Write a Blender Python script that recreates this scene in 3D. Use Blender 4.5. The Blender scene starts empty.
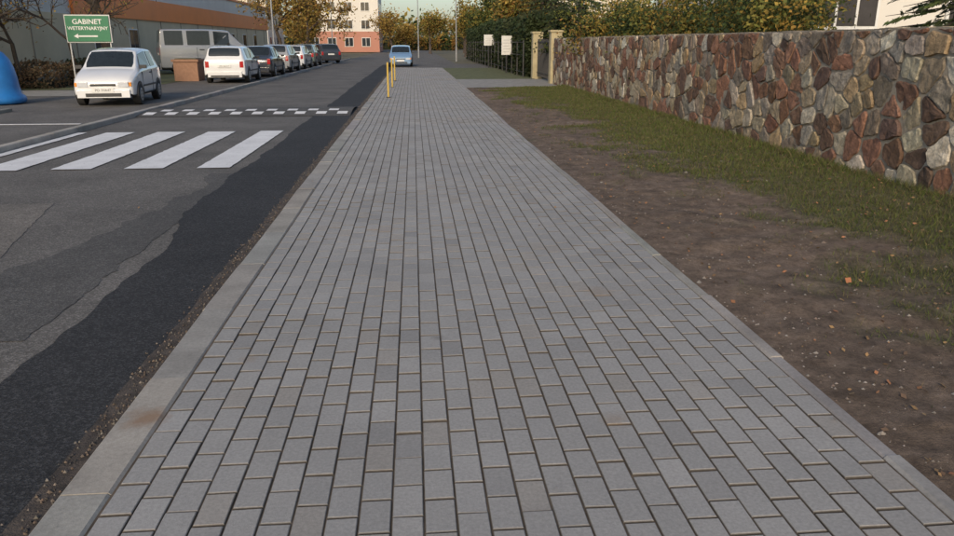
import bpy, bmesh, math, random
from mathutils import Vector, Matrix, noise
R = random.Random(7)
D = bpy.data
scene = bpy.context.scene
COL = scene.collection

# ------------------------------------------------------------ materials
def newmat(name):
    m = D.materials.new(name); m.use_nodes = True
    nt = m.node_tree; b = nt.nodes['Principled BSDF']
    return m, nt, b
def node(nt, t, **kw):
    n = nt.nodes.new(t)
    for k, v in kw.items():
        setattr(n, k, v)
    return n
def coords(nt):
    return node(nt, 'ShaderNodeTexCoord').outputs['Object']
def noisef(nt, scale, detail=4, rough=.6, co=None):
    n = node(nt, 'ShaderNodeTexNoise'); n.inputs['Scale'].default_value = scale
    n.inputs['Detail'].default_value = detail; n.inputs['Roughness'].default_value = rough
    nt.links.new(co or coords(nt), n.inputs['Vector'])
    return n.outputs['Fac']
def ramp(nt, fac, stops):
    r = node(nt, 'ShaderNodeValToRGB')
    e = r.color_ramp.elements
    while len(e) < len(stops): e.new(.5)
    for i, (p, c) in enumerate(stops):
        e[i].position = p
        e[i].color = (c[0], c[1], c[2], 1) if hasattr(c, '__len__') else (c, c, c, 1)
    nt.links.new(fac, r.inputs['Fac'])
    return r.outputs['Color']
def mix(nt, a, b, fac, blend='MIX'):
    n = node(nt, 'ShaderNodeMix', data_type='RGBA', blend_type=blend)
    for s, v in ((n.inputs[6], a), (n.inputs[7], b), (n.inputs[0], fac)):
        if isinstance(v, (int, float)): s.default_value = v
        elif isinstance(v, (tuple, list)): s.default_value = (v[0], v[1], v[2], 1)
        else: nt.links.new(v, s)
    return n.outputs[2]
def bump(nt, b, h, strength=.3, dist=.01):
    n = node(nt, 'ShaderNodeBump'); n.inputs['Strength'].default_value = strength
    n.inputs['Distance'].default_value = dist
    nt.links.new(h, n.inputs['Height']); nt.links.new(n.outputs[0], b.inputs['Normal'])
def plain(name, c, rough=.6, metal=0, coat=0, var=.12, nscale=8, bmp=0):
    m, nt, b = newmat(name)
    f = noisef(nt, nscale)
    lo = [x*(1-var) for x in c]; hi = [min(1, x*(1+var)) for x in c]
    nt.links.new(ramp(nt, f, [(.3, lo), (.7, hi)]), b.inputs['Base Color'])
    b.inputs['Roughness'].default_value = rough; b.inputs['Metallic'].default_value = metal
    b.inputs['Coat Weight'].default_value = coat
    if bmp: bump(nt, b, noisef(nt, nscale*6), bmp, .01)
    return m
def stain(nt, c, px, py, r, col, amt=.7):
    """sandy spill lying on the paving at a place in the world"""
    d = node(nt, 'ShaderNodeVectorMath', operation='DISTANCE'); nt.links.new(coords(nt), d.inputs[0])
    d.inputs[1].default_value = (px, py, 0)
    nn = noisef(nt, 9, 5, .7)
    a = node(nt, 'ShaderNodeMath', operation='MULTIPLY_ADD'); nt.links.new(nn, a.inputs[0]); a.inputs[1].default_value = r*2.2
    nt.links.new(d.outputs['Value'], a.inputs[2])
    f = ramp(nt, a.outputs[0], [(r*1.3, amt), (r*2.3, 0)])
    return mix(nt, c, col, f)
def attrmat(name, rough=.8, s1=25, a1=.25, s2=3, a2=.2, bmp=.3, bs=60, bd=.005, trans=0, spec=.5, stains=()):
    """colour from the 'Col' attribute, weathered by two noises"""
    m, nt, b = newmat(name)
    at = node(nt, 'ShaderNodeAttribute', attribute_name='Col')
    c = at.outputs['Color']
    if a1: c = mix(nt, c, ramp(nt, noisef(nt, s1, 6, .7), [(.25, 1-a1), (.75, 1+a1)]), 1, 'MULTIPLY')
    if a2: c = mix(nt, c, ramp(nt, noisef(nt, s2, 4), [(.3, 1-a2), (.7, 1+a2)]), 1, 'MULTIPLY')
    for s in stains: c = stain(nt, c, *s)
    nt.links.new(c, b.inputs['Base Color'])
    b.inputs['Roughness'].default_value = rough
    b.inputs['Specular IOR Level'].default_value = spec
    if bmp: bump(nt, b, noisef(nt, bs, 6, .7), bmp, bd)
    if trans:
        t = node(nt, 'ShaderNodeBsdfTranslucent'); nt.links.new(c, t.inputs['Color'])
        ms = node(nt, 'ShaderNodeMixShader'); ms.inputs[0].default_value = trans
        nt.links.new(b.outputs[0], ms.inputs[1]); nt.links.new(t.outputs[0], ms.inputs[2])
        nt.links.new(ms.outputs[0], nt.nodes['Material Output'].inputs['Surface'])
    return m
def asphaltmat(name, c, speck=.5, patch=.25):
    m, nt, b = newmat(name)
    base = mix(nt, c, ramp(nt, noisef(nt, .7, 5, .65), [(.3, 1-patch), (.7, 1+patch)]), 1, 'MULTIPLY')
    base = mix(nt, base, ramp(nt, noisef(nt, 14, 5, .7), [(.3, .86), (.7, 1.14)]), 1, 'MULTIPLY')
    v = node(nt, 'ShaderNodeTexVoronoi'); v.inputs['Scale'].default_value = 110
    nt.links.new(coords(nt), v.inputs['Vector'])
    sep = node(nt, 'ShaderNodeSeparateColor'); nt.links.new(v.outputs['Color'], sep.inputs[0])
    base = mix(nt, base, ramp(nt, sep.outputs[0], [(.0, 1-speck*.6), (.6, 1.0), (1, 1+speck*1.6)]), 1, 'MULTIPLY')
    nt.links.new(base, b.inputs['Base Color'])
    b.inputs['Roughness'].default_value = .85; b.inputs['Specular IOR Level'].default_value = .3
    bump(nt, b, v.outputs['Distance'], .6, .004)
    return m

# ------------------------------------------------------------ mesh helpers
def obj(name, verts, faces, mat=None, parent=None, cols=None, smooth=False, mats=None, midx=None):
    me = D.meshes.new(name); me.from_pydata(verts, [], faces)
    if cols is not None:
        a = me.attributes.new('Col', 'FLOAT_COLOR', 'POINT')
        flat = []
        for c in cols: flat += [c[0], c[1], c[2], 1]
        a.data.foreach_set('color', flat)
    for m in (mats or ([mat] if mat else [])): me.materials.append(m)
    if midx: me.polygons.foreach_set('material_index', midx)
    if smooth: me.polygons.foreach_set('use_smooth', [True]*len(me.polygons))
    me.update()
    o = D.objects.new(name, me); COL.objects.link(o)
    if parent: o.parent = parent
    return o
def empty(name, loc=(0, 0, 0), rz=0):
    o = D.objects.new(name, None); COL.objects.link(o); o.location = loc
    o.rotation_euler = (0, 0, rz); o.empty_display_size = .3
    return o
class MB:
    def __init__(s): s.v = []; s.f = []; s.c = []; s.m = []
    def box(s, x0, x1, y0, y1, z0, z1, c=(1, 1, 1), mi=0):
        b = len(s.v)
        s.v += [(x0,y0,z0),(x1,y0,z0),(x1,y1,z0),(x0,y1,z0),(x0,y0,z1),(x1,y0,z1),(x1,y1,z1),(x0,y1,z1)]
        for f in ((0,3,2,1),(4,5,6,7),(0,1,5,4),(1,2,6,5),(2,3,7,6),(3,0,4,7)):
            s.f.append([b+i for i in f]); s.m.append(mi)
        s.c += [c]*8
    def tube(s, p0, p1, r0, r1, n=6, c=(1, 1, 1), mi=0, caps=False):
        p0 = Vector(p0); p1 = Vector(p1); d = (p1-p0)
        if d.length < 1e-6: return
        d.normalize(); a = d.orthogonal().normalized(); e = d.cross(a)
        b = len(s.v)
        for p, r in ((p0, r0), (p1, r1)):
            for i in range(n):
                t = 2*math.pi*i/n
                s.v.append(tuple(p + a*(r*math.cos(t)) + e*(r*math.sin(t))))
        for i in range(n):
            j = (i+1) % n; s.f.append([b+i, b+j, b+n+j, b+n+i]); s.m.append(mi)
        if caps:
            s.f.append([b+i for i in range(n)][::-1]); s.f.append([b+n+i for i in range(n)]); s.m += [mi, mi]
        s.c += [c]*(2*n)
    def quad(s, p, a, b2, c=(1, 1, 1), mi=0):
        b = len(s.v)
        s.v += [tuple(p-a-b2*.4), tuple(p+a*.1-b2), tuple(p+a+b2*.3), tuple(p-a*.1+b2)]
        s.f.append([b, b+1, b+2, b+3]); s.c += [c]*4; s.m.append(mi)
    def poly(s, pts, mi=0):
        b = len(s.v); s.v += [tuple(p) for p in pts]; s.f.append(list(range(b, b+len(pts)))); s.m.append(mi)
    def make(s, name, mats, parent=None, smooth=False, cols=True):
        if not isinstance(mats, (list, tuple)): mats = [mats]
        return obj(name, s.v, s.f, None, parent, s.c if cols else None, smooth, list(mats), s.m)
def rv(r=R):
    while True:
        v = Vector((r.uniform(-1, 1), r.uniform(-1, 1), r.uniform(-1, 1)))
        if .05 < v.length < 1: return v.normalized()
def jit(c, a, r=R):
    k = 1 + r.uniform(-a, a)
    return (c[0]*k*(1+r.uniform(-.05, .05)), c[1]*k, c[2]*k*(1+r.uniform(-.05, .05)))
def sheet(name, x0, x1, y0, y1, z, mat):
    return obj(name, [(x0,y0,z),(x1,y0,z),(x1,y1,z),(x0,y1,z)], [(0,1,2,3)], mat)
def nz(x, y, s=1, o=0): return noise.noise(Vector((x*s+o, y*s+o*1.7, o)))

# ------------------------------------------------------------ ground
M_ground = plain('ground_soil', (.12, .11, .07), .95, var=.35, nscale=.4, bmp=.4)
sheet('ground', -1500, 1500, -900, 2500, -.10, M_ground)
M_asph = asphaltmat('asphalt_old', (.118, .111, .102))
M_asph2 = asphaltmat('asphalt_new', (.030, .030, .031), .7, .2)
M_asph3 = asphaltmat('asphalt_worn', (.145, .133, .118), .5, .25)
M_asph4 = asphaltmat('asphalt_mid', (.080, .077, .073), .5, .2)
RZ = -.06
sheet('road', -6.45, -1.40, -30, 300, RZ, M_asph)
def wavy(name, xl, xr, y0, y1, z, mat, amp=.05, amp2=None):
    amp2 = amp*.3 if amp2 is None else amp2
    v = []; f = []; n = int((y1-y0)/.06)
    for i in range(n+1):
        y = y0 + (y1-y0)*i/n
        l = xl(y) + amp*nz(y, 3.1, 1.1) + .4*amp*nz(y, 7.7, 5)+.15*amp*nz(y, 2, 19); r = xr(y) + amp2*(nz(y, 1.3, 3)+.7*nz(y, 4, 11))
        v += [(l, y, z), (r, y, z)]
    for i in range(n): f.append((2*i, 2*i+1, 2*i+3, 2*i+2))
    return obj(name, v, f, mat)
wavy('road_worn_patch', lambda y: -6.3, lambda y: -3.1 - .25*max(0, y-5), .5, 8.2, RZ+.004, M_asph3, .12)
wavy('road_trench_patch', lambda y: -2.12 - .25*min(1, max(0, (y-6.2)/1.4)), lambda y: -1.455, -3, 60, RZ+.008, M_asph2, .07, .03)
wavy('road_repair_patch', lambda y: -3.0-.4*math.sin(y*.5), lambda y: -2.3, 4.2, 10.0, RZ+.004, M_asph4, .2)
sheet('crossing_area', -1.40, 40, 51, 62, RZ+.002, M_asph)
sheet('far_road', -1.40, 3.4, 62, 300, RZ+.002, M_asph)
M_sand = plain('sand_joint', (.095, .075, .056), .95, var=.5, nscale=5, bmp=.6)
M_gap = plain('crumbled_edge', (.066, .053, .044), .95, var=.5, nscale=14, bmp=.9)
wavy('sand_gap', lambda y: -1.48, lambda y: -1.35, -3, 60, RZ+.013, M_gap, .04, 0)
v = MB()
for i in range(3200):
    y = -1 + 40*(R.random()**1.9); x = -1.42 + R.gauss(0, .04)
    if x > -1.356: continue
    s = R.uniform(.003, .010); p = Vector((x, y, RZ+.014+R.uniform(0, .008)))
    c = jit(R.choice([(.10,.078,.06),(.045,.042,.04),(.12,.088,.066),(.15,.13,.11)]), .3)
    b = len(v.v)
    for k in range(4): v.v.append(tuple(p + Vector((math.cos(k*1.57+i)*s*R.uniform(.7,1.3), math.sin(k*1.57+i)*s*R.uniform(.7,1.3), -.004))))
    v.v.append(tuple(p+Vector((0, 0, s*.7))))
    for k in range(4): v.f.append([b+k, b+(k+1) % 4, b+4]); v.m.append(0)
    v.c += [c]*5
M_peb = attrmat('pebble', .9, bmp=0)
v.make('gravel', M_peb)

# ------------------------------------------------------------ pavement
def ph(x, y):  # gentle settling
    return .009*nz(x, y, .8) + .018*nz(x*.4, y, .45, 5)
SAND = (.27, .19, .12)
ST = ((-1.22, 3.08, .10, (.24, .15, .09), .8), (-.9, 3.7, .05, SAND, .35), (.85, 2.9, .07, SAND, .35), (1.2, 4.6, .12, SAND, .3), (.1, 3.9, .05, (.12,.11,.10), .4), (-.3, 6.5, .15, SAND, .25))
M_paver = attrmat('concrete_paver', .75, 70, .22, 1.1, .09, .7, 200, .0025, spec=.3, stains=ST)
pv = MB()
XL, XRR = -1.15, 1.84
ncol = 26; W = (XRR-XL)/ncol; L = .198
YEND = 51
for ci in range(ncol):
    x0 = XL + ci*W; off = (ci % 2)*L*.5 + R.uniform(-.009, .009)
    y = -1.2 + off - L
    while y < YEND-.1:
        g = .0045 + R.uniform(0, .0022); yl = y+g; yh = y+L-g; gx = .0021+R.uniform(0, .0012)
        xa = x0+gx; xb = x0+W-gx
        cx = x0+W/2; cy = y+L/2; z = ph(cx, cy)+R.gauss(0, .0011)
        tx = R.gauss(0, .010); ty = R.gauss(0, .008)
        k = R.gauss(1, .036)+.04*nz(cx, cy, 1.7, 8); wn = R.random()
        c = (.302*k, .295*k, .283*k) if wn < .90 else ((.30*k, .283*k, .26*k) if wn < .97 else (.265*k, .259*k, .25*k))
        bl = .0040
        b = len(pv.v)
        def P(x, yy, dz): return (x, yy, z+dz+(x-cx)*tx+(yy-cy)*ty)
        pv.v += [P(xa, yl, -.022), P(xb, yl, -.022), P(xb, yh, -.022), P(xa, yh, -.022),
                 P(xa, yl, -.004), P(xb, yl, -.004), P(xb, yh, -.004), P(xa, yh, -.004),
                 P(xa+bl, yl+bl, 0), P(xb-bl, yl+bl, 0), P(xb-bl, yh-bl, 0), P(xa+bl, yh-bl, 0)]
        for q in range(4):
            r = (q+1) % 4
            pv.f.append([b+q, b+r, b+4+r, b+4+q]); pv.f.append([b+4+q, b+4+r, b+8+r, b+8+q])
        pv.f.append([b+8, b+9, b+10, b+11]); pv.m += [0]*9
        dk = (c[0]*.30, c[1]*.27, c[2]*.24)   # joint shade painted into bevel and side colours, dulls the sunlit edges
        dm = (c[0]*.16, c[1]*.14, c[2]*.12)
        pv.c += [dm]*4+[dk]*4 + [c]*4
        y += L
pv.make('pavement', M_paver)
bv = []; bf = []; nx = 12; ny = 260
for j in range(ny+1):
    for i in range(nx+1):
        x = XL-.01+(XRR-XL+.02)*i/nx; y = -1.5+(YEND+1.5)*j/ny
        bv.append((x, y, ph(x, y)-.008))
for j in range(ny):
    for i in range(nx):
        a = j*(nx+1)+i; bf.append((a, a+1, a+nx+2, a+nx+1))
obj('pavement_bedding', bv, bf, M_sand)
M_kerb = attrmat('kerb_concrete', .85, 50, .22, 2.2, .22, .5, 120, .003, spec=.3, stains=ST[:1])
def kerb(name, x0, x1, y0, y1, zt, zb, col, ln=1.0, bev=.012):
    k = MB(); y = y0
    while y < y1:
        ye = min(y+ln, y1)-.006; dz = R.gauss(0, .003); c = jit(col, .08); dx = R.gauss(0, .003)
        xs = [x0+dx, x0+dx+bev, x1+dx-bev, x1+dx]
        b = len(k.v)
        for yy in (y, ye):
            h = ph((x0+x1)/2, yy) if abs(x0) < 3 else 0
            k.v += [(xs[0], yy, zb), (xs[0], yy, zt-bev+dz+h), (xs[1], yy, zt+dz+h), (xs[2], yy, zt+dz+h), (xs[3], yy, zt-bev+dz+h), (xs[3], yy, zb)]
        for q in range(5): k.f.append([b+q, b+6+q, b+7+q, b+q+1]); k.m.append(0)
        k.f.append([b+i for i in range(6)]); k.f.append([b+6+i for i in range(6)][::-1]); k.m += [0, 0]
        k.c += [c]*12
        y += ln
    return k.make(name, M_kerb)
kerb('kerb', -1.35, -1.158, -1.5, 51, .002, -.12, (.295, .282, .26))
kerb('edging_kerb', 1.847, 1.925, -1.5, 51, .004, -.12, (.28, .268, .25))
kerb('kerb', -6.60, -6.45, -6, 80, .045, -.12, (.33, .315, .29))

# road markings
m, nt, b = newmat('road_paint')
wf = ramp(nt, noisef(nt, 22, 8, .75), [(.33, 0), (.42, 1)])
nt.links.new(mix(nt, (.22, .215, .21), ramp(nt, noisef(nt, 3), [(.3, .62), (.7, .76)]), wf), b.inputs['Base Color']); b.inputs['Roughness'].default_value = .7
M_white = m
mk = MB()
def stripe(x0, x1, y0, y1, z):
    n = 40; b = len(mk.v)
    for i in range(n+1):
        y = y0+(y1-y0)*i/n
        mk.v += [(x0+.02*nz(y, x0, 7), y+.03*nz(x0, y, 3), z), (x1+.02*nz(y, x1, 7), y+.03*nz(x1, y, 3), z)]
    for i in range(n): mk.f.append([b+2*i, b+2*i+1, b+2*i+3, b+2*i+2]); mk.m.append(0)
    mk.c += [(1, 1, 1)]*(2*n+2)
for x0, x1 in ((-3.0, -2.56), (-3.98, -3.46), (-4.94, -4.42), (-5.88, -5.36)):
    stripe(x0, x1, 10.4+R.uniform(-.05, .05), 14.9+R.uniform(-.05, .05), RZ+.0125)
stripe(-6.42, -6.25, 10.4, 14.9, RZ+.0125)
mk.make('zebra_crossing', M_white)
hb = MB(); H0, H1 = 18.0, 20.4
def hz(y):
    t = (y-H0)/(H1-H0); return RZ+.01+.075*math.sin(math.pi*max(0, min(1, t)))**.8
n = 16
for i in range(n+1):
    y = H0+(H1-H0)*i/n; hb.v += [(-6.44, y, hz(y)), (-1.52, y, hz(y))]; hb.c += [(1, 1, 1)]*2
for i in range(n): hb.f.append([2*i, 2*i+1, 2*i+3, 2*i+2]); hb.m.append(0)
hump = hb.make('speed_hump', M_asph4)
hm = MB()
for row, (ya, yb) in enumerate(((18.2, 18.55), (18.72, 19.05))):
    x = -6.35 + row*.25
    while x < -1.8:
        b = len(hm.v)
        for i in range(4):
            y = ya+(yb-ya)*i/3; hm.v += [(x, y, hz(y)+.005), (x+.24, y, hz(y)+.005)]; hm.c += [(1, 1, 1)]*2
        for i in range(3): hm.f.append([b+2*i, b+2*i+1, b+2*i+3, b+2*i+2]); hm.m.append(0)
        x += .5
hm.make('hump_marking', M_white, parent=hump)

# left lot
sheet('parking_lot', -14.9, -6.6, -20, 78, .01, M_asph)
M_slab = plain('slab_concrete', (.26, .25, .23), .85, var=.2, nscale=3, bmp=.2)
sheet('footpath', -14.6, -9.6, 24.5, 27.5, .014, M_slab)
kerb('kerb', -9.75, -9.62, -6, 19, .09, -.1, (.24, .23, .21))
M_lawn = plain('lawn', (.10, .11, .045), .95, var=.35, nscale=3, bmp=.5)
sheet('lawn', -14.9, -9.9, 27.6, 46, .02, M_lawn)
lm = MB(); lm.box(-9.5, -6.8, 15.9, 16.0, .011, .0145)
lm.make('parking_line', M_white, cols=False)

# ------------------------------------------------------------ right verge terrain
def gmask(x, y):
    e = 3.30 + .55*nz(y, 2, .35) + .3*nz(x, y, 1.3, 3) - .06*min(y, 14)*.8
    m = (x-e)/.6*.42 + 1.0*nz(x, y, 1.1, 9) + .75*nz(x, y, 2.9, 2) + .35*max(0, min(1, (x-4.0)/.7))
    return max(0, min(1, m))
def gh(x, y):
    e = min(1, (x-1.93)/.3)
    return -.018 + e*(.028*nz(x, y, .9) + .018*nz(x, y, 3.5) + .011*nz(x, y, 11)) + .05*max(0, x-3.2)/2.4
tv = []; tf = []; tc = []
ys = []; y = .8
while y < 28.5: ys.append(y); y += .028 + .006*y*.5
xs = [1.925 + (5.75-1.925)*i/105 for i in range(106)]
for y in ys:
    for x in xs:
        tv.append((x, y, gh(x, y))); m = gmask(x, y)
        k = 1+.35*nz(x, y, 5)+.25*nz(x, y, 17)
        lt = max(0, nz(x, y, .7, 4))*.6
        d = (.150*k*(1+lt), .113*k*(1+lt), .086*k*(1+lt)); g = (.09*k, .092*k, .045*k)
        tc.append(tuple(d[i]*(1-m*.75)+g[i]*m*.75 for i in range(3)))
for j in range(len(ys)-1):
    for i in range(105):
        a = j*106+i; tf.append((a, a+1, a+107, a+106))
M_dirt = attrmat('verge_soil', .95, 40, .4, 8, .3, .9, 90, .014, spec=.2)
obj('dirt_verge', tv, tf, M_dirt, cols=tc, smooth=True)
sheet('driveway', 1.93, 7.5, 28.4, 35, -.012, M_slab)
sheet('verge_lawn', 1.93, 5.6, 35, 51, -.02, M_lawn)
gb = MB(); gr = random.Random(3); cnt = 0
while cnt < 100000:
    y = 1.2 + 27*(gr.random()**1.35); x = gr.uniform(2.2, 5.62)
    m = gmask(x, y)
    if gr.random() > m**1.3*.95+.004: continue
    near = 1 if y < 9 else 1.5
    h = gr.uniform(.015, .05)*(1+.4*m)*(1.7 if x > 5.35 else 1); w = gr.uniform(.0015, .003)*near*(1+y*.06)
    a = gr.uniform(0, 6.28); ln = gr.uniform(.2, 1.2)*h; a2 = gr.uniform(0, 6.28)
    z = gh(x, y)-.003; b = len(gb.v)
    gb.v += [(x-w*math.cos(a), y-w*math.sin(a), z), (x+w*math.cos(a), y+w*math.sin(a), z), (x+ln*math.cos(a2), y+ln*math.sin(a2), z+h)]
    gb.f.append([b, b+1, b+2]); gb.m.append(0)
    c = gr.choice([(.125,.17,.035),(.15,.19,.045),(.10,.135,.035),(.18,.18,.065),(.21,.17,.09),(.15,.13,.06)])
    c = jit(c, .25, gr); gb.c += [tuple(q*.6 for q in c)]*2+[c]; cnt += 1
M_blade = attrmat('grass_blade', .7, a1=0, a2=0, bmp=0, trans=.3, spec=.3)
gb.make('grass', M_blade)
lf = MB()
for i in range(3600):
    y = 1.4+26*(R.random()**1.3); x = R.uniform(2.0, 5.6) if R.random() < .93 else R.uniform(-6.3, 5.6)
    if x < 1.95:
        z = .012 if x > -1.35 else RZ+.02
        if R.random() < .88: continue
    else: z = gh(x, y)+.010+.02*gmask(x, y)
    s = R.uniform(.006, .020); n_ = (Vector((0, 0, 1))+rv()*.6).normalized(); a = n_.orthogonal().normalized(); a.rotate(Matrix.Rotation(R.uniform(0, 6.28), 3, n_))
    c = jit(R.choice([(.18,.11,.055),(.23,.14,.065),(.11,.07,.045),(.26,.17,.08),(.28,.13,.06)]), .3)
    lf.quad(Vector((x, y, z)), a*s, n_.cross(a)*s*.7, c)
p = Vector((3.02, 4.75, gh(3.02, 4.75)+.03)); lf.quad(p, Vector((.028, .01, .012)), Vector((-.01, .024, .01)), (.40, .16, .07))
lf.make('fallen_leaves', attrmat('leaf_litter', .8, a1=0, a2=0, bmp=0))
st = MB()
for i in range(2200):
    y = 1.4+20*(R.random()**1.5); x = 1.95+2.4*R.random()**1.3; s = R.uniform(.003, .011)*(2.4 if R.random() < .04 else 1)
    p = Vector((x, y, gh(x, y))); b = len(st.v); c = jit(R.choice([(.17,.15,.13),(.13,.10,.08),(.21,.19,.17)]), .3)
    for k in range(5): st.v.append(tuple(p+Vector((math.cos(k*1.256+i)*s*R.uniform(.7, 1.3), math.sin(k*1.256+i)*s*R.uniform(.7, 1.3), 0))))
    st.v.append(tuple(p+Vector((0, 0, s*.8))))
    for k in range(5): st.f.append([b+k, b+(k+1) % 5, b+5]); st.m.append(0)
    st.c += [c]*6
st.make('pebbles', M_peb)

# ------------------------------------------------------------ stone wall
WX, WH, WY0, WY1 = 5.62, 1.76, -3.0, 30.6
M_stone = attrmat('field_stone', .85, 11, .40, 40, .28, .9, 30, .02, spec=.25)
M_mortar = plain('mortar', (.27, .235, .185), .95, var=.35, nscale=6, bmp=.9)
wr = random.Random(11)
cell = .285; seeds = {}
for i in range(int((WY1-WY0)/cell)+3):
    for j in range(-1, 9):
        if wr.random() < .20: continue
        seeds[(i, j)] = (WY0 + (i-.5+wr.uniform(-.40, .40)+(j % 2)*.5)*cell, (j+.5+wr.uniform(-.40, .40))*cell*.84)
def clip(poly, px, py, nx_, ny_):
    out = []
    for k in range(len(poly)):
        a = poly[k]; b_ = poly[(k+1) % len(poly)]
        da = (a[0]-px)*nx_+(a[1]-py)*ny_; db = (b_[0]-px)*nx_+(b_[1]-py)*ny_
        if da <= 0: out.append(a)
        if da*db < 0:
            t = da/(da-db); out.append((a[0]+(b_[0]-a[0])*t, a[1]+(b_[1]-a[1])*t))
    return out
PAL = [((.185,.108,.072), 5), ((.215,.115,.078), 4), ((.135,.088,.066), 4), ((.30,.245,.17), 3.5), ((.37,.32,.24), 2.8), ((.26,.23,.19), 3), ((.50,.45,.37), 1.5), ((.20,.165,.13), 4), ((.32,.235,.14), 2.2)]
def wall_side(sm, xf, sg):
    for (i, j), s in seeds.items():
        poly = [(s[0]-.5, s[1]-.5), (s[0]+.5, s[1]-.5), (s[0]+.5, s[1]+.5), (s[0]-.5, s[1]+.5)]
        for di in range(-3, 4):
            for dj in range(-3, 4):
                o = seeds.get((i+di, j+dj))
                if o is None or o is s: continue
                dx = o[0]-s[0]; dy = o[1]-s[1]; l = math.hypot(dx, dy); g = .0115
                mx = s[0]+dx/2-dx/l*g; my = s[1]+dy/2-dy/l*g
                poly = clip(poly, mx, my, dx/l, dy/l)
                if len(poly) < 3: break
            if len(poly) < 3: break
        if len(poly) < 3: continue
        poly = clip(poly, 0, WH-.02, 0, 1)
        if len(poly) >= 3: poly = clip(poly, 0, -.05, 0, -1)
        if len(poly) >= 3: poly = clip(poly, WY1-.02, 0, 1, 0)
        if len(poly) < 3: continue
        q = []
        for k in range(len(poly)):      # knock off the corners, then roughen the outline
            a = poly[k]; b_ = poly[(k+1) % len(poly)]; l = math.hypot(b_[0]-a[0], b_[1]-a[1])
            f = min(.34, .034/max(l, .001)); m_ = max(1, int(l/.045))
            for t in range(m_+1):
                u = f+(1-2*f)*t/m_; q.append((a[0]+(b_[0]-a[0])*u, a[1]+(b_[1]-a[1])*u))
        poly = q
        cx = sum(q[0] for q in poly)/len(poly); cy = sum(q[1] for q in poly)/len(poly)
        poly = [(q[0]+.022*nz(q[0], q[1], 11, i*.37), q[1]+.022*nz(q[0], q[1], 11, j+3.3)) for q in poly]
        dep = wr.uniform(.010, .034); tx = wr.uniform(-.10, .10); ty = wr.uniform(-.10, .10)
        tot = sum(w for _, w in PAL); r = wr.random()*tot
        for c, w in PAL:
            r -= w
            if r <= 0: break
        c = jit(c, .2, wr); nn = len(poly); b = len(sm.v)
        for sc, dd in ((1, -.02), (.98, dep*.5), (.91, dep), (.55, dep*1.05)):
            for q in poly:
                x = cx+(q[0]-cx)*sc; y = cy+(q[1]-cy)*sc
                d = dd+((x-cx)*tx+(y-cy)*ty if dd > 0 else 0)+(.016*nz(x, y, 11, 4) if dd > 0 else 0)
                sm.v.append((xf-sg*d, x, y))
                k = 1+.35*nz(x, y, 8, 7)
                low = max(0, .35-y)*.5   # splashed soil near the foot
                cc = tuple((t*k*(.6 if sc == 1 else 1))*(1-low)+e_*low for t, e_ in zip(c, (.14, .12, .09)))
                sm.c.append(cc)
        sm.v.append((xf-sg*dep*1.1, cx, cy)); sm.c.append(c)
        for ring in range(3):
            for k in range(nn):
                l = (k+1) % nn; o = b+ring*nn
                sm.f.append([o+k, o+nn+k, o+nn+l, o+l]); sm.m.append(0)
        for k in range(nn):
            l = (k+1) % nn; sm.f.append([b+3*nn+k, b+4*nn, b+3*nn+l]); sm.m.append(0)
wall = empty('stone_wall')
sm = MB(); wall_side(sm, WX, 1); sm.make('stones', M_stone, parent=wall)
core = MB(); n = 300
for i in range(n):
    y0 = WY0+(WY1-WY0)*i/n; y1 = WY0+(WY1-WY0)*(i+1)/n
    core.box(WX, WX+.4, y0, y1, -.2, WH+.018*nz(y0, 1, 2)+.02*nz(y0, 3, 9))
core.make('mortar_core', M_mortar, parent=wall)

# ------------------------------------------------------------ vegetation
M_bark = attrmat('bark', .9, 20, .35, 4, .2, .9, 30, .03, spec=.2)
M_leaf = attrmat('foliage', .65, a1=0, a2=0, bmp=0, trans=.35, spec=.3)
def tree(name, loc, h, r, pal, seed, leaves=5000, lsize=.09, first=.35, spread=1.0, depth=4, lean=(0, 0), clump=.35, bark=(.09,.07,.058), droop=0):
    q = random.Random(seed); root = empty(name, loc)
    tb = MB(); tips = []
    def grow(p, d, ln, rad, dep):
        n = 3
        for i in range(n):
            d2 = (d+rv(q)*.16+Vector((0, 0, .04-droop*.12*(dep < 3)))).normalized()
            p2 = p+d2*ln/n; r2 = rad*(1-.22*(i+1)/n)
            tb.tube(p, p2, rad*(1-.22*i/n), r2, 8 if dep >= 3 else 5, jit(bark, .1, q))
            if dep <= 2: tips.append(p2.copy())
            p = p2; d = d2
            if dep > 0 and (i < n-1) and dep < depth:
                if q.random() < .7: grow(p, (d*.7+rv(q)*.8*spread+Vector((0, 0, .15-droop*.4))).normalized(), ln*.6, rad*.45, dep-1)
        if dep > 0:
            for k in range(q.choice([2, 3, 3]) if dep > 1 else 2):
                grow(p, (d*.75+rv(q)*.7*spread+Vector((0, 0, .12-droop*.3))).normalized(), ln*q.uniform(.62, .82), rad*.62, dep-1)
    base = h*first
    d = Vector((lean[0], lean[1], 1)).normalized()
    tb.tube((0, 0, -.15), d*.25, r*1.45, r*1.05, 10, bark)
    grow(d*.2, d, base, r, depth)
    tb.make('trunk_and_limbs', M_bark, parent=root, smooth=True)
    if leaves:
        lb = MB()
        for i in range(leaves):
            t = q.choice(tips); off = rv(q)*abs(q.gauss(0, clump)); p = t+off
            if p.z < 1.2: continue
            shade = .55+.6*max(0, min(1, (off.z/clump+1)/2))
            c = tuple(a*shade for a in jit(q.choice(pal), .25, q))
            a = rv(q); b_ = a.orthogonal().normalized(); s = lsize*q.uniform(.6, 1.3)
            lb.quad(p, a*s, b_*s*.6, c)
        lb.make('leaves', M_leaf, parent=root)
    return root
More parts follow.
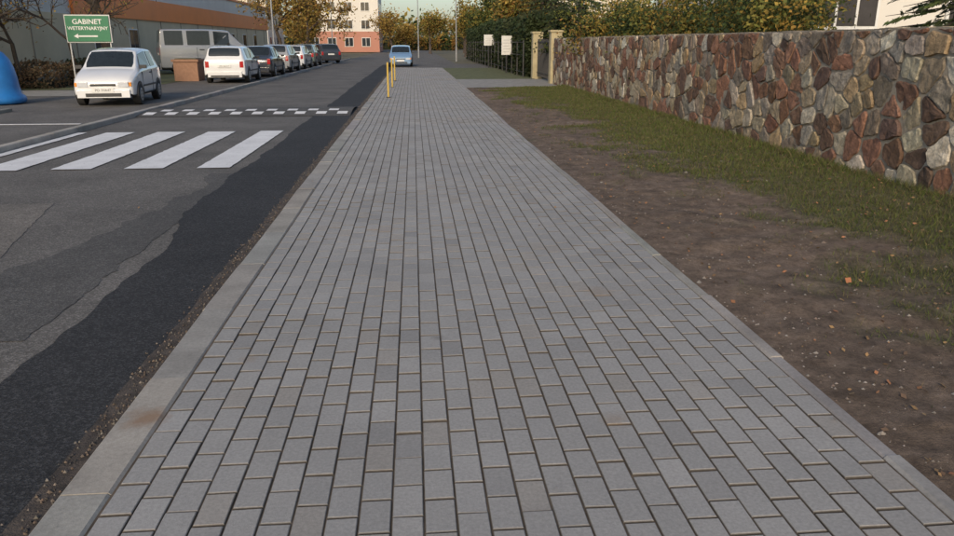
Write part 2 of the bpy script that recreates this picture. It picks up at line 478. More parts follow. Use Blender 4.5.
def mass(name, x0, x1, y0, y1, z0, z1, pal, n, s, seed, rag=.25, core=True, prof=None):
    q = random.Random(seed); lb = MB()
    for i in range(n):
        x = q.uniform(x0, x1); y = q.uniform(y0, y1)
        top = z1+rag*2.2*nz(x, y, .55, seed)+rag*1.0*nz(x, y, 2, seed)
        f = q.random()
        if f < .5:
            x = (x0 if q.random() < .75 else x1)+rag*.9*nz(y, q.random()*3, 1.1, seed)+q.gauss(0, rag*.3); z = q.uniform(z0, top)
        elif f < .7: y = (y0 if q.random() < .6 else y1)+q.gauss(0, rag*.3); z = q.uniform(z0, top)
        else: z = top-abs(q.gauss(0, rag*.5))+(q.random() < .15)*q.uniform(0, rag*.6)
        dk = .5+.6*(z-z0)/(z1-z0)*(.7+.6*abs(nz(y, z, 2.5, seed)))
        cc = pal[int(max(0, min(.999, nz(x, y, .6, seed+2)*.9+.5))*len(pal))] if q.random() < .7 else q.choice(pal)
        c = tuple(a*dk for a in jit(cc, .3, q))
        a = rv(q); b_ = a.orthogonal().normalized(); k = s*q.uniform(.6, 1.4)
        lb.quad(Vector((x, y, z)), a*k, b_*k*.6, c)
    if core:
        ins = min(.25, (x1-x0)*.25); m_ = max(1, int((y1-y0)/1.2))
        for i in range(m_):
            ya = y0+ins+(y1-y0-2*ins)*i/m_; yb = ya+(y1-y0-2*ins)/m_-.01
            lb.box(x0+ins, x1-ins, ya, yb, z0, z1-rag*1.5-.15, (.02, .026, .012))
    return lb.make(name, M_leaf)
GREEN = [(.07,.10,.03),(.09,.12,.035),(.05,.075,.025)]
DARK = [(.035,.055,.022),(.05,.07,.026),(.06,.07,.028)]
AUT = [(.40,.25,.06),(.33,.18,.05),(.24,.18,.05),(.46,.33,.08)]
YG = [(.28,.24,.055),(.18,.19,.045),(.38,.27,.06),(.11,.12,.03)]
tree('yew_tree', (7.4, 31.0, 0), 7.0, .16, DARK+YG[1:2], 21, 11000, .08, .2, 1.3, 4, clump=.5, droop=.8)
tree('larch_tree', (6.9, 27.0, 0), 6.5, .13, YG+AUT[:2]+DARK[:2], 22, 13000, .06, .2, 1.35, 4, clump=.45, droop=.9)
tree('yew_tree', (7.6, 24.0, 0), 6.5, .13, DARK+GREEN+YG[:1], 26, 10000, .06, .19, 1.35, 4, clump=.45, droop=.8)
tree('garden_tree', (8.9, 21.0, 0), 6.0, .13, YG+AUT[:3], 23, 12000, .065, .18, 1.3, 4, clump=.5, droop=.6)
tree('garden_tree', (8.4, 17.8, 0), 5.5, .12, YG+GREEN[:1]+AUT[:1], 24, 11000, .055, .2, 1.3, 4, clump=.45, droop=.6)
tree('larch_tree', (12.5, 35, 0), 8.0, .15, AUT+YG, 25, 7000, .09, .2, 1.2, 4, clump=.5, droop=.3)
mass('garden_hedge', 6.7, 8.4, 15.2, 30, 0, 2.45, DARK[:2]+GREEN+YG+AUT[:1], 34000, .05, 5, .95)
mass('thuja_hedge', 5.5, 6.7, 37.5, 78, 0, 2.7, DARK, 18000, .10, 6, .3)
def spruce(name, loc, h, rad, seed, pal=DARK, zlow=.6):
    q = random.Random(seed); root = empty(name, loc); tb = MB(); lb = MB()
    tb.tube((0, 0, -.1), (0, 0, h), .14*h/7, .015, 8, (.06,.045,.035))
    z = zlow
    while z < h-.1:
        rr = rad*(1-z/h)**.85
        for k in range(q.randint(6, 9)):
            a = q.uniform(0, 6.28); ln = rr*q.uniform(.7, 1.1)
            d = Vector((math.cos(a), math.sin(a), -.12)); e = Vector((0, 0, z))+d*ln
            tb.tube((0, 0, z), e, .02, .005, 4, (.05,.04,.03))
            nn = int(44*ln/1.5)+8
            for t in range(nn):
                u = q.random()**.7; p = Vector((0, 0, z))+d*ln*u+Vector((0, 0, -.12*u*u))+Vector((-d.y, d.x, 0))*q.gauss(0, .16*(1.1-u)*ln/1.3)
                dr = (d+Vector((q.gauss(0, .5), q.gauss(0, .5), -.35+q.gauss(0, .2)))).normalized()
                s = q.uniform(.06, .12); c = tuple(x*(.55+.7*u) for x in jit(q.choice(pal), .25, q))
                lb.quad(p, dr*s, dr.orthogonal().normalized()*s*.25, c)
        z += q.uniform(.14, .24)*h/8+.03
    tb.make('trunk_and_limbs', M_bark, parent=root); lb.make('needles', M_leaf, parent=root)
spruce('spruce_tree', (9.3, 12.6, 0), 7.5, 2.0, 31, GREEN+DARK)
spruce('spruce_tree', (7.7, 35.5, 0), 9, 2.3, 32)
spruce('spruce_tree', (7.4, 41, 0), 10, 2.4, 33)
spruce('spruce_tree', (8.0, 48, 0), 9, 2.6, 34, DARK+YG[:1])
tree('maple_tree', (9.0, 56, 0), 9, .2, AUT+YG, 35, 5000, .15, .25, 1.1, 4, clump=.6)
tree('maple_tree', (8.5, 68, 0), 10, .2, AUT+YG, 36, 5000, .17, .25, 1.1, 4, clump=.6)
tree('bare_tree', (-12.2, 33, 0), 9, .24, AUT, 41, 500, .08, .33, 1.0, 4, lean=(-.16, 0), bark=(.07,.058,.05))
tree('bare_tree', (-14.0, 28.6, 0), 5.5, .09, AUT, 42, 120, .05, .25, 1.1, 4, bark=(.07,.055,.043))
tree('bare_tree', (-12.9, 30.5, 0), 6.0, .08, AUT, 43, 150, .05, .25, 1.1, 4, bark=(.07,.055,.043))
tree('bare_tree', (-13.8, 26.5, 0), 5.2, .08, AUT, 44, 100, .05, .25, 1.1, 4, bark=(.07,.055,.043))
tree('maple_tree', (-10.2, 62, 0), 8.5, .15, AUT, 45, 3000, .11, .27, 1.1, 4, clump=.5)
tree('maple_tree', (-10.2, 74, 0), 9, .16, AUT, 46, 2400, .13, .27, 1.1, 4, clump=.6)
mass('shrub', -14.6, -12.8, 28.2, 31.0, 0, .75, [(.16,.10,.055),(.12,.09,.05),(.2,.13,.07)], 3500, .05, 7, .25)
mass('shrub', -14.6, -13.2, 34, 40, 0, .8, [(.07,.09,.04),(.12,.10,.045)], 3000, .07, 8, .25)
for i, (x, y, h, p, lv) in enumerate([(-12.5, 96, 8, AUT, 3000), (6.5, 95, 9, YG+AUT, 3500),
                                 (-3.2, 122, 9, AUT, 2200), (-1.2, 128, 6, AUT, 2000), (2.6, 118, 9, AUT+YG, 3200), (8.5, 128, 10, AUT, 3000), (9, 84, 9, YG+GREEN, 4000), (13, 105, 12, GREEN+AUT, 4000), (-24, 104, 9, AUT, 3000), (-15, 112, 7, AUT+YG, 2500)]):
    tree('autumn_tree', (x, y, 0), h, .2, p, 60+i, lv, .15, .25, 1.0, 3, clump=.9)
mass('distant_trees', -60, 60, 190, 205, 0, 6, AUT+YG+GREEN, 14000, .6, 9, 2.0)
mass('far_hedge', -1, 9, 168, 172, 0, 2.5, GREEN+AUT, 4000, .3, 19, .6)

# ------------------------------------------------------------ buildings
M_tan = plain('render_tan', (.58, .49, .34), .85, var=.1, nscale=.6, bmp=.1)
M_orange = plain('orange_cladding', (.80, .23, .05), .5, var=.06, nscale=1)
M_grey = plain('grey_cladding', (.56, .56, .55), .5, var=.06, nscale=1)
M_glass = plain('window_glass', (.035, .042, .05), .08, var=.3, nscale=.5)
M_frame = plain('white_frame', (.72, .72, .70), .5, var=.05)
M_dark = plain('dark_metal', (.04, .04, .042), .5)
shop = empty('supermarket_building')
s = MB()
s.box(-32, -15, 22, 82, 0, 2.8, mi=0)
s.box(-32, -15.05, 22, 36, 2.8, 5.0, mi=2)
s.box(-32, -14.9, 36, 82.1, 2.8, 3.9, mi=1)
s.box(-32, -15.0, 36, 82, 3.9, 4.9, mi=2)
s.box(-32, -14.88, 36, 82.12, 4.9, 5.05, mi=1)
s.make('walls', [M_tan, M_orange, M_grey], parent=shop, cols=False)
s = MB()
for k in range(9):
    y = 38+k*4.6
    s.box(-15.02, -14.97, y, y+1.3, 1.2, 2.3, mi=1); s.box(-15, -14.955, y+.06, y+.62, 1.26, 2.24, mi=0); s.box(-15, -14.955, y+.68, y+1.24, 1.26, 2.24, mi=0)
for k in range(15):
    s.box(-15.0, -14.965, 24+k*4, 24.05+k*4, .36, 2.78, mi=2)
s.box(-15, -14.96, 22, 82, 0, .35, mi=2)
s.make('windows_and_trim', [M_glass, M_frame, plain('plinth', (.26, .23, .19), .8)], parent=shop, cols=False)

def block(name, x0, x1, y0, y1, floors, wallm, basem, fh=2.9, ww=1.5, sp=2.9, roofm=None):
    e = empty(name); b_ = MB(); H = floors*fh+.8
    b_.box(x0, x1, y0, y1, fh+.5, H, mi=0); b_.box(x0-.03, x1+.03, y0-.03, y1+.03, 0, fh+.5, mi=1)
    b_.box(x0-.25, x1+.25, y0-.25, y1+.25, H, H+.3, mi=2)
    b_.make('walls', [wallm, basem, roofm or M_dark], parent=e, cols=False)
    w = MB(); n = int((x1-x0-1)/sp); o = ((x1-x0)-(n-1)*sp)/2
    for f in range(floors):
        z = .9+f*fh
        for k in range(n):
            x = x0+o+k*sp
            w.box(x-ww/2, x+ww/2, y0-.08, y0+.02, z, z+1.5, mi=1)
            w.box(x-ww/2+.08, x-.04, y0-.10, y0, z+.08, z+1.42, mi=0); w.box(x+.04, x+ww/2-.08, y0-.10, y0, z+.08, z+1.42, mi=0)
        m = int((y1-y0-1)/sp)
        for sx in (x0, x1):
            for k in range(m):
                y = y0+1.6+k*sp; s_ = -1 if sx == x0 else 1
                a, b2 = sorted((sx, sx+s_*.08)); w.box(a, b2, y-ww/2, y+ww/2, z, z+1.5, mi=1)
                a, b2 = sorted((sx, sx+s_*.10)); w.box(a, b2, y-ww/2+.08, y+ww/2-.08, z+.08, z+1.42, mi=0)
    w.make('windows', [M_glass, M_frame], parent=e, cols=False)
    return e
M_wr = plain('white_render', (.70, .67, .61), .85, var=.06, nscale=.3)
M_red = plain('red_render', (.46, .22, .16), .85, var=.08, nscale=.3)
M_cream = plain('cream_render', (.58, .51, .39), .85, var=.06, nscale=.3)
block('apartment_building', -19, -5.8, 135, 150, 5, M_wr, M_red)
block('apartment_building', -37, -21.5, 118, 132, 4, M_cream, M_grey)
block('apartment_building', 16, 40, 130, 145, 4, M_cream, M_tan)
house = empty('white_house'); HX = -1.6
b_ = MB()
b_.box(11.4+HX, 20+HX, 21, 31, 0, 5.2, mi=0)
b_.box(11.36+HX, 20.04+HX, 20.96, 31.04, 0, .6, mi=1)
b_.make('walls', [M_wr, M_slab], parent=house, cols=False)
M_roof = plain('roof_tile', (.16, .07, .045), .8, var=.2, nscale=3, bmp=.3)
obj('roof', [(11+HX, 20.5, 5.1), (20.4+HX, 20.5, 5.1), (20.4+HX, 31.5, 5.1), (11+HX, 31.5, 5.1), (11.3+HX, 26, 8.2), (20.1+HX, 26, 8.2)], [(0, 1, 5, 4), (2, 3, 4, 5), (3, 0, 4), (1, 2, 5), (0, 3, 2, 1)], M_roof, parent=house)
M_hglass = plain('house_window_glass', (.045, .04, .04), .25, var=.3, nscale=1.5)
w = MB()
for x in (12.7+HX, 16.6+HX):
    w.box(x, x+1.9, 20.90, 20.98, 1.95, 3.55, mi=1); w.box(x-.08, x+1.98, 20.86, 20.99, 1.86, 1.945, mi=2)
    for k in range(3): w.box(x+.08+k*.605, x+.60+k*.605, 20.88, 20.95, 2.04, 3.46, mi=0)
w.box(11.33+HX, 11.39+HX, 23, 24.4, 1.95, 3.4, mi=1); w.box(11.31+HX, 11.36+HX, 23.1, 24.3, 2.05, 3.3, mi=0)
w.make('windows', [M_hglass, M_frame, M_slab], parent=house, cols=False)
gate = empty('garden_gate'); g = MB()
M_pillar = plain('gate_pillar_render', (.42, .36, .22), .85, var=.15, nscale=3)
g.box(5.55, 6.0, 30.9, 31.35, -.05, 2.0, mi=0); g.box(5.5, 6.05, 30.85, 31.4, 2.0, 2.08, mi=0)
g.box(5.55, 6.0, 35.6, 36.05, -.05, 2.0, mi=0); g.box(5.5, 6.05, 35.55, 36.1, 2.0, 2.08, mi=0)
for k in range(32):
    y = 31.5+k*.128; g.box(5.75, 5.775, y, y+.022, .1, 1.75, mi=1)
g.box(5.74, 5.785, 31.4, 35.55, .25, .30, mi=1); g.box(5.74, 5.785, 31.4, 35.55, 1.6, 1.65, mi=1)
g.make('gate_parts', [M_pillar, M_dark], parent=gate, cols=False)
fence = MB()
for k in range(18):
    y = 37+k*2.2; fence.box(5.28, 5.33, y, y+.05, -.05, 1.7, mi=0)
for zz in (.2, 1.0, 1.6): fence.box(5.30, 5.325, 37, 74.5, zz, zz+.03, mi=0)
fence.make('metal_fence', M_dark, cols=False)
for y, z, w_, h_ in ((42, .95, .6, 1.0), (52, 1.4, .7, .7)):
    e = empty('notice_board', (5.1, y, 0), math.radians(12)); q = MB()
    q.box(-w_/2, w_/2, -.02, .02, z, z+h_, mi=0); q.box(-.03, .03, .022, .07, -.05, z+h_-.05, mi=1)
    for k in range(5): q.box(-w_*.35, w_*(.35 if k % 2 else .2), -.026, -.021, z+h_*(.15+.15*k), z+h_*(.19+.15*k), mi=2)
    q.make('board', [M_frame, M_dark, M_grey], parent=e, cols=False)

# ------------------------------------------------------------ vehicles
M_tyre = plain('tyre', (.02, .02, .02), .8); M_hub = plain('hubcap', (.42, .43, .44), .35, .6)
M_blk = plain('black_plastic', (.025, .025, .027), .5); M_cglass = plain('car_glass', (.02, .026, .03), .05, var=.2)
M_lamp = plain('headlamp', (.55, .57, .60), .1); M_rlamp = plain('tail_lamp', (.40, .02, .02), .15); M_amb = plain('indicator', (.70, .25, .03), .2)
M_plate = plain('plate_white', (.7, .7, .68), .5, var=.03)
def paint(n, c): return plain(n, c, .28, 0, 1, .04, 2)
PROF = {
 # (y, z_bottom, z_belt, z_top, half width belt, half width top)
 'van': ([(-1.67,.26,.60,.66,.66,.6),(-1.60,.2,.72,.80,.73,.66),(-1.3,.2,.84,.90,.75,.66),(-1.12,.2,.88,.96,.755,.66),(-.72,.2,.90,1.36,.755,.66),(-.66,.2,.90,1.39,.755,.67),(-.15,.2,.9,1.41,.755,.68),(-.05,.2,.9,1.42,.755,.68),(.75,.2,.9,1.42,.755,.68),(.85,.2,.9,1.42,.755,.68),(1.5,.2,.9,1.42,.755,.68),(1.60,.2,.9,1.40,.755,.68),(1.655,.22,.88,.96,.745,.68),(1.67,.3,.7,.78,.7,.64)], {4, 5, 7, 9}, 3, 11),
 'sedan': ([(-1.67,.26,.50,.54,.62,.55),(-1.60,.2,.60,.66,.70,.6),(-1.2,.2,.74,.79,.75,.62),(-.72,.2,.82,.87,.755,.62),(-.2,.2,.86,1.36,.755,.54),(-.12,.2,.86,1.39,.755,.55),(.32,.2,.87,1.42,.755,.56),(.38,.2,.87,1.42,.755,.56),(.78,.2,.87,1.39,.755,.55),(.86,.2,.87,1.37,.755,.54),(1.22,.2,.88,.95,.75,.6),(1.5,.2,.86,.92,.74,.6),(1.62,.22,.82,.88,.71,.58),(1.67,.3,.65,.7,.66,.56)], {3, 4, 5, 7, 9}, 3, 9),
 'hatch': ([(-1.67,.26,.52,.56,.64,.57),(-1.61,.19,.62,.69,.71,.61),(-1.22,.19,.78,.84,.75,.63),(-.90,.19,.85,.91,.755,.63),(-.34,.19,.88,1.34,.755,.57),(-.26,.19,.885,1.37,.755,.575),(.38,.19,.90,1.42,.755,.585),(.47,.19,.90,1.42,.755,.585),(1.05,.19,.91,1.40,.755,.58),(1.22,.19,.92,1.39,.755,.575),(1.42,.19,.92,1.35,.75,.57),(1.58,.19,.90,1.0,.74,.61),(1.655,.21,.84,.9,.72,.6),(1.67,.3,.66,.7,.68,.58)], {3, 4, 5, 7}, 3, 10)}
def vehicle(name, loc, rz, Lc, Wc, Hc, pm, kind='hatch', plate=''):
    e = empty(name, loc, rz); k = Lc/3.34; kw = Wc/1.51; kh = Hc/1.42
    S, gs, ws, rw = PROF[kind]
    def ring(s):
        y, zb, zh, zr, wb, wr = s; y *= k; wb *= kw; wr *= kw; zh *= kh; zr *= kh
        cab = zr-zh > .2
        pts = [(wb*.9, zb), (wb*.99, zb+.07), (wb, zb+(zh-zb)*.5), (wb*.985, zh-.03), (wb*.955, zh), (wr*1.02, zr-.06 if cab else zr-.015), (wr*.93, zr-.012), (wr*.5, zr+.005), (0, zr+.012)]
        return [(x, y, z) for x, z in pts]+[(-x, y, z) for x, z in pts[-2::-1]]
    V = []; F = []; MI = []; rings = [ring(s_) for s_ in S]
    for r_ in rings: V.extend(r_)
    N = 17
    for i in range(len(S)-1):
        for j in range(N-1):
            F.append([i*N+j, (i+1)*N+j, (i+1)*N+j+1, i*N+j+1]); MI.append(1 if j in (0, N-2) else 0)
        F.append([i*N, i*N+N-1, (i+1)*N+N-1, (i+1)*N]); MI.append(1)
    F.append(list(range(N))); MI.append(0); F.append([(len(S)-1)*N+j for j in range(N)][::-1]); MI.append(0)
    o = obj('body', V, F, None, e, None, True, [pm, M_blk], MI)
    bm = bmesh.new(); bm.from_mesh(o.data); bmesh.ops.recalc_face_normals(bm, faces=bm.faces)
    cl = bm.edges.layers.float.new('crease_edge'); bm.verts.ensure_lookup_table()
    def cr(a, b2, v_):
        ed = bm.edges.get((bm.verts[a], bm.verts[b2]))
        if ed: ed[cl] = v_
    for i in range(len(S)-1):
        for j in (4, N-5): cr(i*N+j, (i+1)*N+j, .6)
        if S[i][3]-S[i][2] > .2 or S[i+1][3]-S[i+1][2] > .2:
            for j in (5, N-6): cr(i*N+j, (i+1)*N+j, .5)
    for i in (ws, rw+1):
        for j in range(5, N-6): cr(i*N+j, i*N+j+1, .55)
    for i in (ws+1, rw):
        for j in range(5, N-6): cr(i*N+j, i*N+j+1, .4)
    bm.to_mesh(o.data); bm.free()
    for p_ in o.data.polygons: p_.use_smooth = True
    md = o.modifiers.new('sub', 'SUBSURF'); md.levels = 2; md.render_levels = 2
    g = MB()
    def pane(pts, nrm, off, ins, cut):
        pts = [Vector(p) for p in pts]; q = []; n_ = len(pts)
        for a in range(n_):
            p0 = pts[a-1]; p = pts[a]; p1 = pts[(a+1) % n_]
            d0 = (p0-p); d1 = (p1-p); l0 = d0.length; l1 = d1.length
            if l0 < 1e-4 or l1 < 1e-4: continue
            d0 /= l0; d1 /= l1; s_ = max(.3, math.sqrt(max(0, 1-(d0.dot(d1))**2)))
            p = p+(d0+d1)*(ins/s_)
            for t in (0, .5, 1):
                q.append(p+(d0+d1)*cut*.22 if t == .5 else p+(d0 if t == 0 else d1)*cut)
        g.poly([p+nrm*off for p in q])
    idx = sorted(gs); groups = []
    for i in idx:
        if groups and groups[-1][-1] == i-1: groups[-1].append(i)
        else: groups.append([i])
    for sx in (0, 1):
        J = (4, 5) if sx == 0 else (N-5, N-6)
        nr = Vector((1 if sx == 0 else -1, 0, .25)).normalized()
        for gr_ in groups:
            i0, i1 = gr_[0], gr_[-1]+1
            lo = [Vector(rings[i][J[0]]) for i in range(i0, i1+1)]; hi = [Vector(rings[i][J[1]]) for i in range(i0, i1+1)]
            if i0 == ws: base = [lo[0]+(lo[-1]-lo[0])*.10, lo[-1], hi[-1], hi[1]]
            else: base = [lo[0], lo[-1], hi[-1], hi[0]]
            if kind == 'sedan' and gr_[-1] == rw: base[1] = lo[-1]+(lo[0]-lo[-1])*.12
            pane(base, nr, .010, .028, .03)
    for (i0, sgn) in ((ws, -1), (rw, 1)):
        a0 = i0 if sgn < 0 else i0+1; a1 = i0+1 if sgn < 0 else i0
        lo = [Vector(rings[a0][j]) for j in range(6, N-6)]; hi = [Vector(rings[a1][j]) for j in range(6, N-6)]
        n_ = (hi[2]-lo[2]).cross(Vector((1, 0, 0))); n_.normalize()
        if n_.z < 0: n_ = -n_
        ww_ = lo[0].x*.99; wt = hi[0].x*.99; lc = lo[2]; hc = hi[2]
        L0 = lc+(hc-lc)*.07; L1 = lc+(hc-lc)*.95; strips = 6; b = len(g.v)
        for r_ in range(5):
            u = r_/4; w_ = ww_*(1-u)+wt*u; pc = L0*(1-u)+L1*u
            if r_ in (0, 4): w_ *= .95
            for t in range(strips+1):
                x = -1+2*t/strips; drop = .018*x*x; bul = .012*math.sin(math.pi*u)
                g.v.append(tuple(Vector((x*w_, pc.y, pc.z))+n_*(.006+bul)+Vector((0, -sgn*drop*.6, -drop))))
        for r_ in range(4):
            for t in range(strips):
                a = b+r_*(strips+1)+t; g.f.append([a, a+1, a+strips+2, a+strips+1]); g.m.append(0)
    g.make('windows', [M_cglass], parent=e, cols=False)
    hw = .755*kw; wy = (-1.08*k, 1.07*k); wrad = .27*max(1, kh*.98)*(1.08 if Lc > 3.6 else 1)
    if kind == 'van': wrad = .32
    m = MB()
    for sx in (-1, 1):
        for y in wy:
            ra = wrad+.05; zc = wrad+.02; pts = []
            for t in range(19):
                a = math.pi*(-.06+1.12*t/18); pts.append((y+ra*math.cos(a), max(.2, zc+ra*math.sin(a))))
            b = len(m.v)
            for x in (sx*(hw-.2), sx*(hw+.004)): m.v += [(x, p_[0], p_[1]) for p_ in pts]
            nn = len(pts)
            for t in range(nn):
                u = (t+1) % nn; m.f.append([b+t, b+u, b+nn+u, b+nn+t]); m.m.append(0)
            m.f.append([b+nn+t for t in range(nn)]); m.m.append(0)
            m.tube((sx*(hw-.17), y, wrad), (sx*(hw+.002), y, wrad), wrad, wrad, 28, mi=1, caps=True)
            m.tube((sx*(hw+.002), y, wrad), (sx*(hw+.012), y, wrad), wrad, wrad*.93, 28, mi=1, caps=True)
            m.tube((sx*(hw-.0), y, wrad), (sx*(hw+.018), y, wrad), wrad*.66, wrad*.60, 20, mi=2, caps=True)
            for t in range(6):
                a = t*math.pi/3; m.tube((sx*(hw+.016), y+math.cos(a)*wrad*.38, wrad+math.sin(a)*wrad*.38), (sx*(hw+.021), y+math.cos(a)*wrad*.38, wrad+math.sin(a)*wrad*.38), wrad*.09, wrad*.09, 8, mi=0, caps=True)
    m.make('wheels', [M_blk, M_tyre, M_hub], parent=e, cols=False)
    f = MB(); yf = -1.67*k; yr = 1.67*k
    f.box(-.62*kw, .62*kw, yf-.03, yf+.14, .22, .24+.17*kh, mi=5)
    f.box(-.42*kw, .42*kw, yf-.038, yf+.05, .245, .335, mi=0)
    f.box(-.26, .26, yf-.045, yf-.031, .36*kh-.01, .36*kh+.10, mi=1)
    for sx in (-1, 1):
        a, b2 = sorted((sx*.35*kw, sx*.60*kw)); f.box(a, b2, yf-.008, yf+.14, .48*kh, .60*kh, mi=2)
        a, b2 = sorted((sx*.602*kw, sx*.665*kw)); f.box(a, b2, yf+.025, yf+.16, .49*kh, .59*kh, mi=4)
        y = -.66*k; a, b2 = sorted((sx*(hw-.05), sx*(hw+.12))); f.box(a, b2, y-.05, y+.03, .90*kh, .99*kh, mi=0)
        a, b2 = sorted((sx*(hw-.01), sx*(hw+.012))); f.box(a, b2, .18*k, .34*k, .76*kh, .79*kh, mi=0)
        f.box(a, b2, -.72*k, .72*k, .44*kh, .49*kh, mi=0)
        a, b2 = sorted((sx*(hw-.02), sx*(hw+.003))); f.box(a, b2, .425*k, .433*k, .3, .84*kh, mi=0); f.box(a, b2, -.70*k, -.692*k, .3, .82*kh, mi=0)
        a, b2 = sorted((sx*.54*kw, sx*.67*kw)); f.box(a, b2, yr-.16, yr+.0, .60*kh, .84*kh, mi=3)
    f.box(-.30*kw, .30*kw, yf-.012, yf+.06, .50*kh, .555*kh, mi=0)
    f.box(-.60*kw, .60*kw, yr-.14, yr+.04, .24, .26+.2*kh, mi=5)
    f.box(-.50*kw, .50*kw, yr-.1, yr+.045, .25, .32, mi=0)
    f.box(-.26, .26, yr+.0, yr+.03, .60*kh, .60*kh+.11, mi=1)
    o2 = f.make('fittings', [M_blk, M_plate, M_lamp, M_rlamp, M_amb, pm], parent=e, cols=False)
    bv_ = o2.modifiers.new('bev', 'BEVEL'); bv_.width = .014; bv_.segments = 3
    if plate:
        for (yy, rot, zz) in ((yf-.0475, 0, .36*kh+.015), (yr+.0325, math.pi, .60*kh+.025)):
            cu = D.curves.new('plate_text', 'FONT'); cu.body = plate; cu.size = .085; cu.align_x = 'CENTER'; cu.materials.append(M_blk)
            t = D.objects.new('plate_text', cu); COL.objects.link(t); t.parent = e; t.location = (0, yy, zz); t.rotation_euler = (math.pi/2, 0, rot)
    return e
P_w = paint('paint_white', (.70, .71, .72)); P_d = paint('paint_dark', (.04, .045, .055)); P_s = paint('paint_silver', (.34, .35, .36)); P_b = paint('paint_blue', (.18, .30, .46))
P_g = paint('paint_grey_green', (.10, .13, .12))
vehicle('parked_car', (-8.15, 22.0, .012), math.radians(6), 3.34, 1.55, 1.45, P_w, 'hatch', 'PO 7HA47')
vehicle('parked_car', (-7.65, 33.6, .012), math.radians(182), 3.95, 1.68, 1.46, P_w, 'hatch', 'PO 3K217')
vehicle('parked_car', (-7.5, 39.0, .012), math.radians(181), 4.3, 1.7, 1.44, P_d, 'sedan', '')
vehicle('parked_car', (-7.5, 44.4, .012), math.radians(180), 4.1, 1.7, 1.5, P_s, 'hatch', '')
vehicle('parked_car', (-7.5, 50.0, .012), math.radians(180), 4.0, 1.7, 1.45, P_w, 'hatch', '')
vehicle('parked_car', (-7.6, 56.0, .012), math.radians(180), 4.2, 1.7, 1.5, P_g, 'hatch', '')
vehicle('parked_car', (-7.4, 64.0, .012), math.radians(205), 4.3, 1.75, 1.5, P_d, 'hatch', '')
vehicle('parked_van', (-11.0, 42.5, .012), math.radians(112), 4.9, 1.95, 2.25, P_s, 'van', '')
vehicle('parked_car', (-.9, 56.5, RZ+.01), 0, 3.9, 1.68, 1.45, P_b, 'hatch', '')

# ------------------------------------------------------------ street furniture
pl = empty('planter', (-9.7, 34.2, .01)); q = MB(); c_ = plain('planter_brown', (.30, .17, .11), .85, var=.15)
q.box(-.5, .5, -.5, .5, 0, .8, mi=0); q.box(-.56, .56, -.56, .56, .8, .9, mi=0); q.box(-.44, .44, -.44, .44, .905, .94, mi=1)
q.make('box', [c_, M_ground], parent=pl, cols=False)
M_blue = plain('blue_fibreglass', (.02, .16, .45), .4, var=.15, nscale=3)
bell = empty('recycling_container', (-11.15, 21.4, .012))
prof = [(.60, .02), (.66, .05), (.68, .12), (.66, .20), (.58, .27), (.55, .45), (.53, .70), (.49, .95), (.42, 1.16), (.30, 1.33), (.15, 1.42), (0.001, 1.45)]
V = []; F = []; n = 32
for r_, z in prof:
    for i in range(n): V.append((r_*math.cos(2*math.pi*i/n), r_*math.sin(2*math.pi*i/n), z))
for j in range(len(prof)-1):
    for i in range(n): F.append((j*n+i, j*n+(i+1) % n, (j+1)*n+(i+1) % n, (j+1)*n+i))
obj('shell', V, F, M_blue, bell, smooth=True)
q = MB()
q.tube((0, -.40, 1.12), (0, -.50, 1.10), .12, .12, 16, mi=0, caps=True); q.tube((0, 0, 1.43), (0, 0, 1.56), .03, .03, 8, mi=1, caps=True)
q.tube((-.1, 0, 1.56), (.1, 0, 1.56), .02, .02, 8, mi=1, caps=True)
for a in range(0, 360, 90):
    a = math.radians(a+20); q.box(math.cos(a)*.56-.04, math.cos(a)*.56+.04, math.sin(a)*.56-.04, math.sin(a)*.56+.04, .25, .34, mi=1)
q.make('opening_and_lugs', [M_blk, M_grey], parent=bell, cols=False)
sg = empty('vet_clinic_sign', (-11.6, 29.0, .01), math.radians(6)); q = MB()
M_green = plain('sign_green', (.02, .17, .08), .5, var=.06)
q.box(-.72, .72, -.02, .02, 1.62, 2.5, mi=0); q.box(-.76, .76, .021, .05, 1.58, 2.54, mi=1)
for sx in (-.68, .68): q.tube((sx, .075, -.05), (sx, .075, 2.54), .025, .025, 10, mi=1, caps=True)
q.make('board_and_posts', [M_green, M_grey], parent=sg, cols=False)
def text(body, size, loc, par, mat, rz=0, ext=.002):
    cu = D.curves.new('lettering', 'FONT'); cu.body = body; cu.size = size; cu.align_x = 'CENTER'; cu.extrude = ext; cu.offset = size*.012; cu.materials.append(mat)
    t = D.objects.new('lettering', cu); COL.objects.link(t); t.parent = par; t.location = loc; t.rotation_euler = (math.pi/2, 0, rz)
text('GABINET', .24, (0, -.024, 2.22), sg, M_frame); text('WETERYNARYJNY', .165, (0, -.024, 2.02), sg, M_frame)
q = MB(); q.box(-.35, .3, -.026, -.021, 1.78, 1.83); b = len(q.v); q.v += [(-.35, -.026, 1.72), (-.35, -.026, 1.89), (-.5, -.026, 1.805)]; q.f.append([b, b+1, b+2]); q.m.append(0); q.c += [(1, 1, 1)]*3
q.make('arrow', M_frame, parent=sg, cols=False)
M_yel = plain('yellow_paint', (.55, .38, .07), .5)
for x, y in ((-.78, 23.2), (-.80, 28.5), (-.82, 33.5)):
    e = empty('bollard', (x, y, 0)); q = MB()
    q.tube((0, 0, -.02), (0, 0, 1.0), .028, .028, 14, mi=0, caps=True); q.tube((0, 0, 1.0), (0, 0, 1.035), .028, .012, 14, mi=0, caps=True); q.tube((0, 0, -.02), (0, 0, .02), .07, .07, 14, mi=1, caps=True)
    q.make('post', [M_yel, M_dark], parent=e, cols=False)
M_pole = plain('galvanised', (.30, .31, .32), .5, .3)
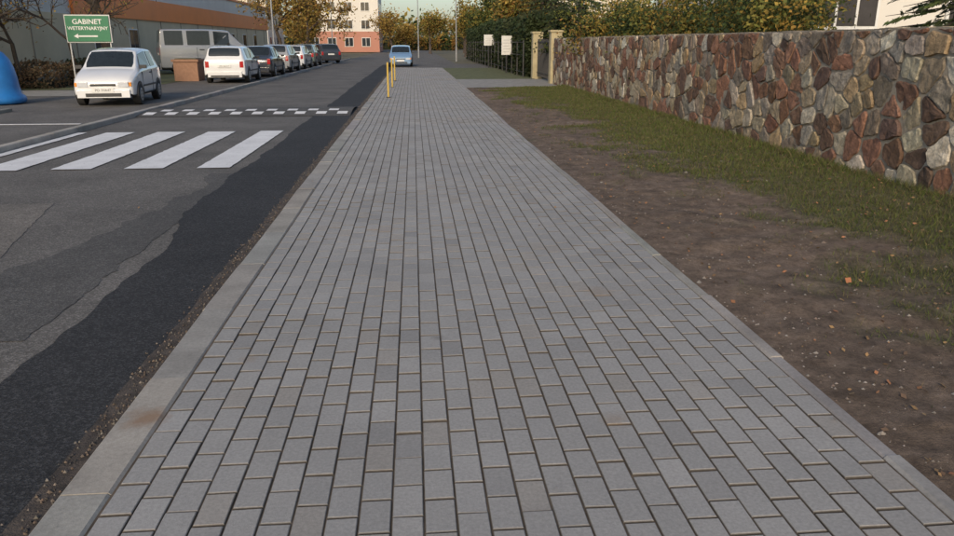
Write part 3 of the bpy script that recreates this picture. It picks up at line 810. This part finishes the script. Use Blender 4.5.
for x, y, s_ in ((-9.3, 53, 1), (.6, 86, -1), (3.9, 70, -1), (-9, 88, 1)):
    e = empty('street_lamp', (x, y, 0)); q = MB()
    q.tube((0, 0, -.05), (0, 0, 1.2), .09, .085, 12, caps=True); q.tube((0, 0, 1.2), (0, 0, 7.6), .06, .045, 12)
    q.tube((0, 0, 7.6), (s_*.5, 0, 8.1), .045, .04, 10); q.tube((s_*.5, 0, 8.1), (s_*1.2, 0, 8.2), .04, .035, 10); q.box(min(s_*1.1, s_*1.75), max(s_*1.1, s_*1.75), -.13, .13, 8.13, 8.27)
    q.make('pole_and_head', M_pole, parent=e, cols=False)

# ------------------------------------------------------------ light
SEL = math.radians(26)
to_sun = Vector((-.24, -.97, 0)).normalized()
sd = Vector((to_sun.x*math.cos(SEL), to_sun.y*math.cos(SEL), math.sin(SEL)))
w = D.worlds.new('World'); scene.world = w; w.use_nodes = True
nt = w.node_tree; bg = nt.nodes['Background']; sk = nt.nodes.new('ShaderNodeTexSky'); sk.sky_type = 'NISHITA'
sk.sun_disc = False; sk.sun_elevation = SEL; sk.sun_rotation = math.atan2(sd.x, sd.y)
sk.air_density = 1.0; sk.dust_density = 2.0; sk.ozone_density = 1.2
nt.links.new(sk.outputs[0], bg.inputs[0]); bg.inputs[1].default_value = .15
ld = D.lights.new('sun', 'SUN'); ld.energy = 2.2; ld.angle = math.radians(12); ld.color = (1, .82, .60)
lo = D.objects.new('sun', ld); COL.objects.link(lo); lo.rotation_euler = sd.to_track_quat('Z', 'Y').to_euler(); lo.location = (-20, -30, 40)
# ------------------------------------------------------------ camera
cd = D.cameras.new('camera'); cd.lens = 28.0; cd.sensor_width = 36; cd.clip_end = 4000; cd.clip_start = .05
co = D.objects.new('camera', cd); COL.objects.link(co); co.location = (0, 0, 1.6)
co.rotation_euler = (math.radians(90-16.9), 0, math.radians(-4.72)); scene.camera = co
scene.view_settings.view_transform = 'Standard'; scene.view_settings.look = 'None'; scene.view_settings.exposure = 0
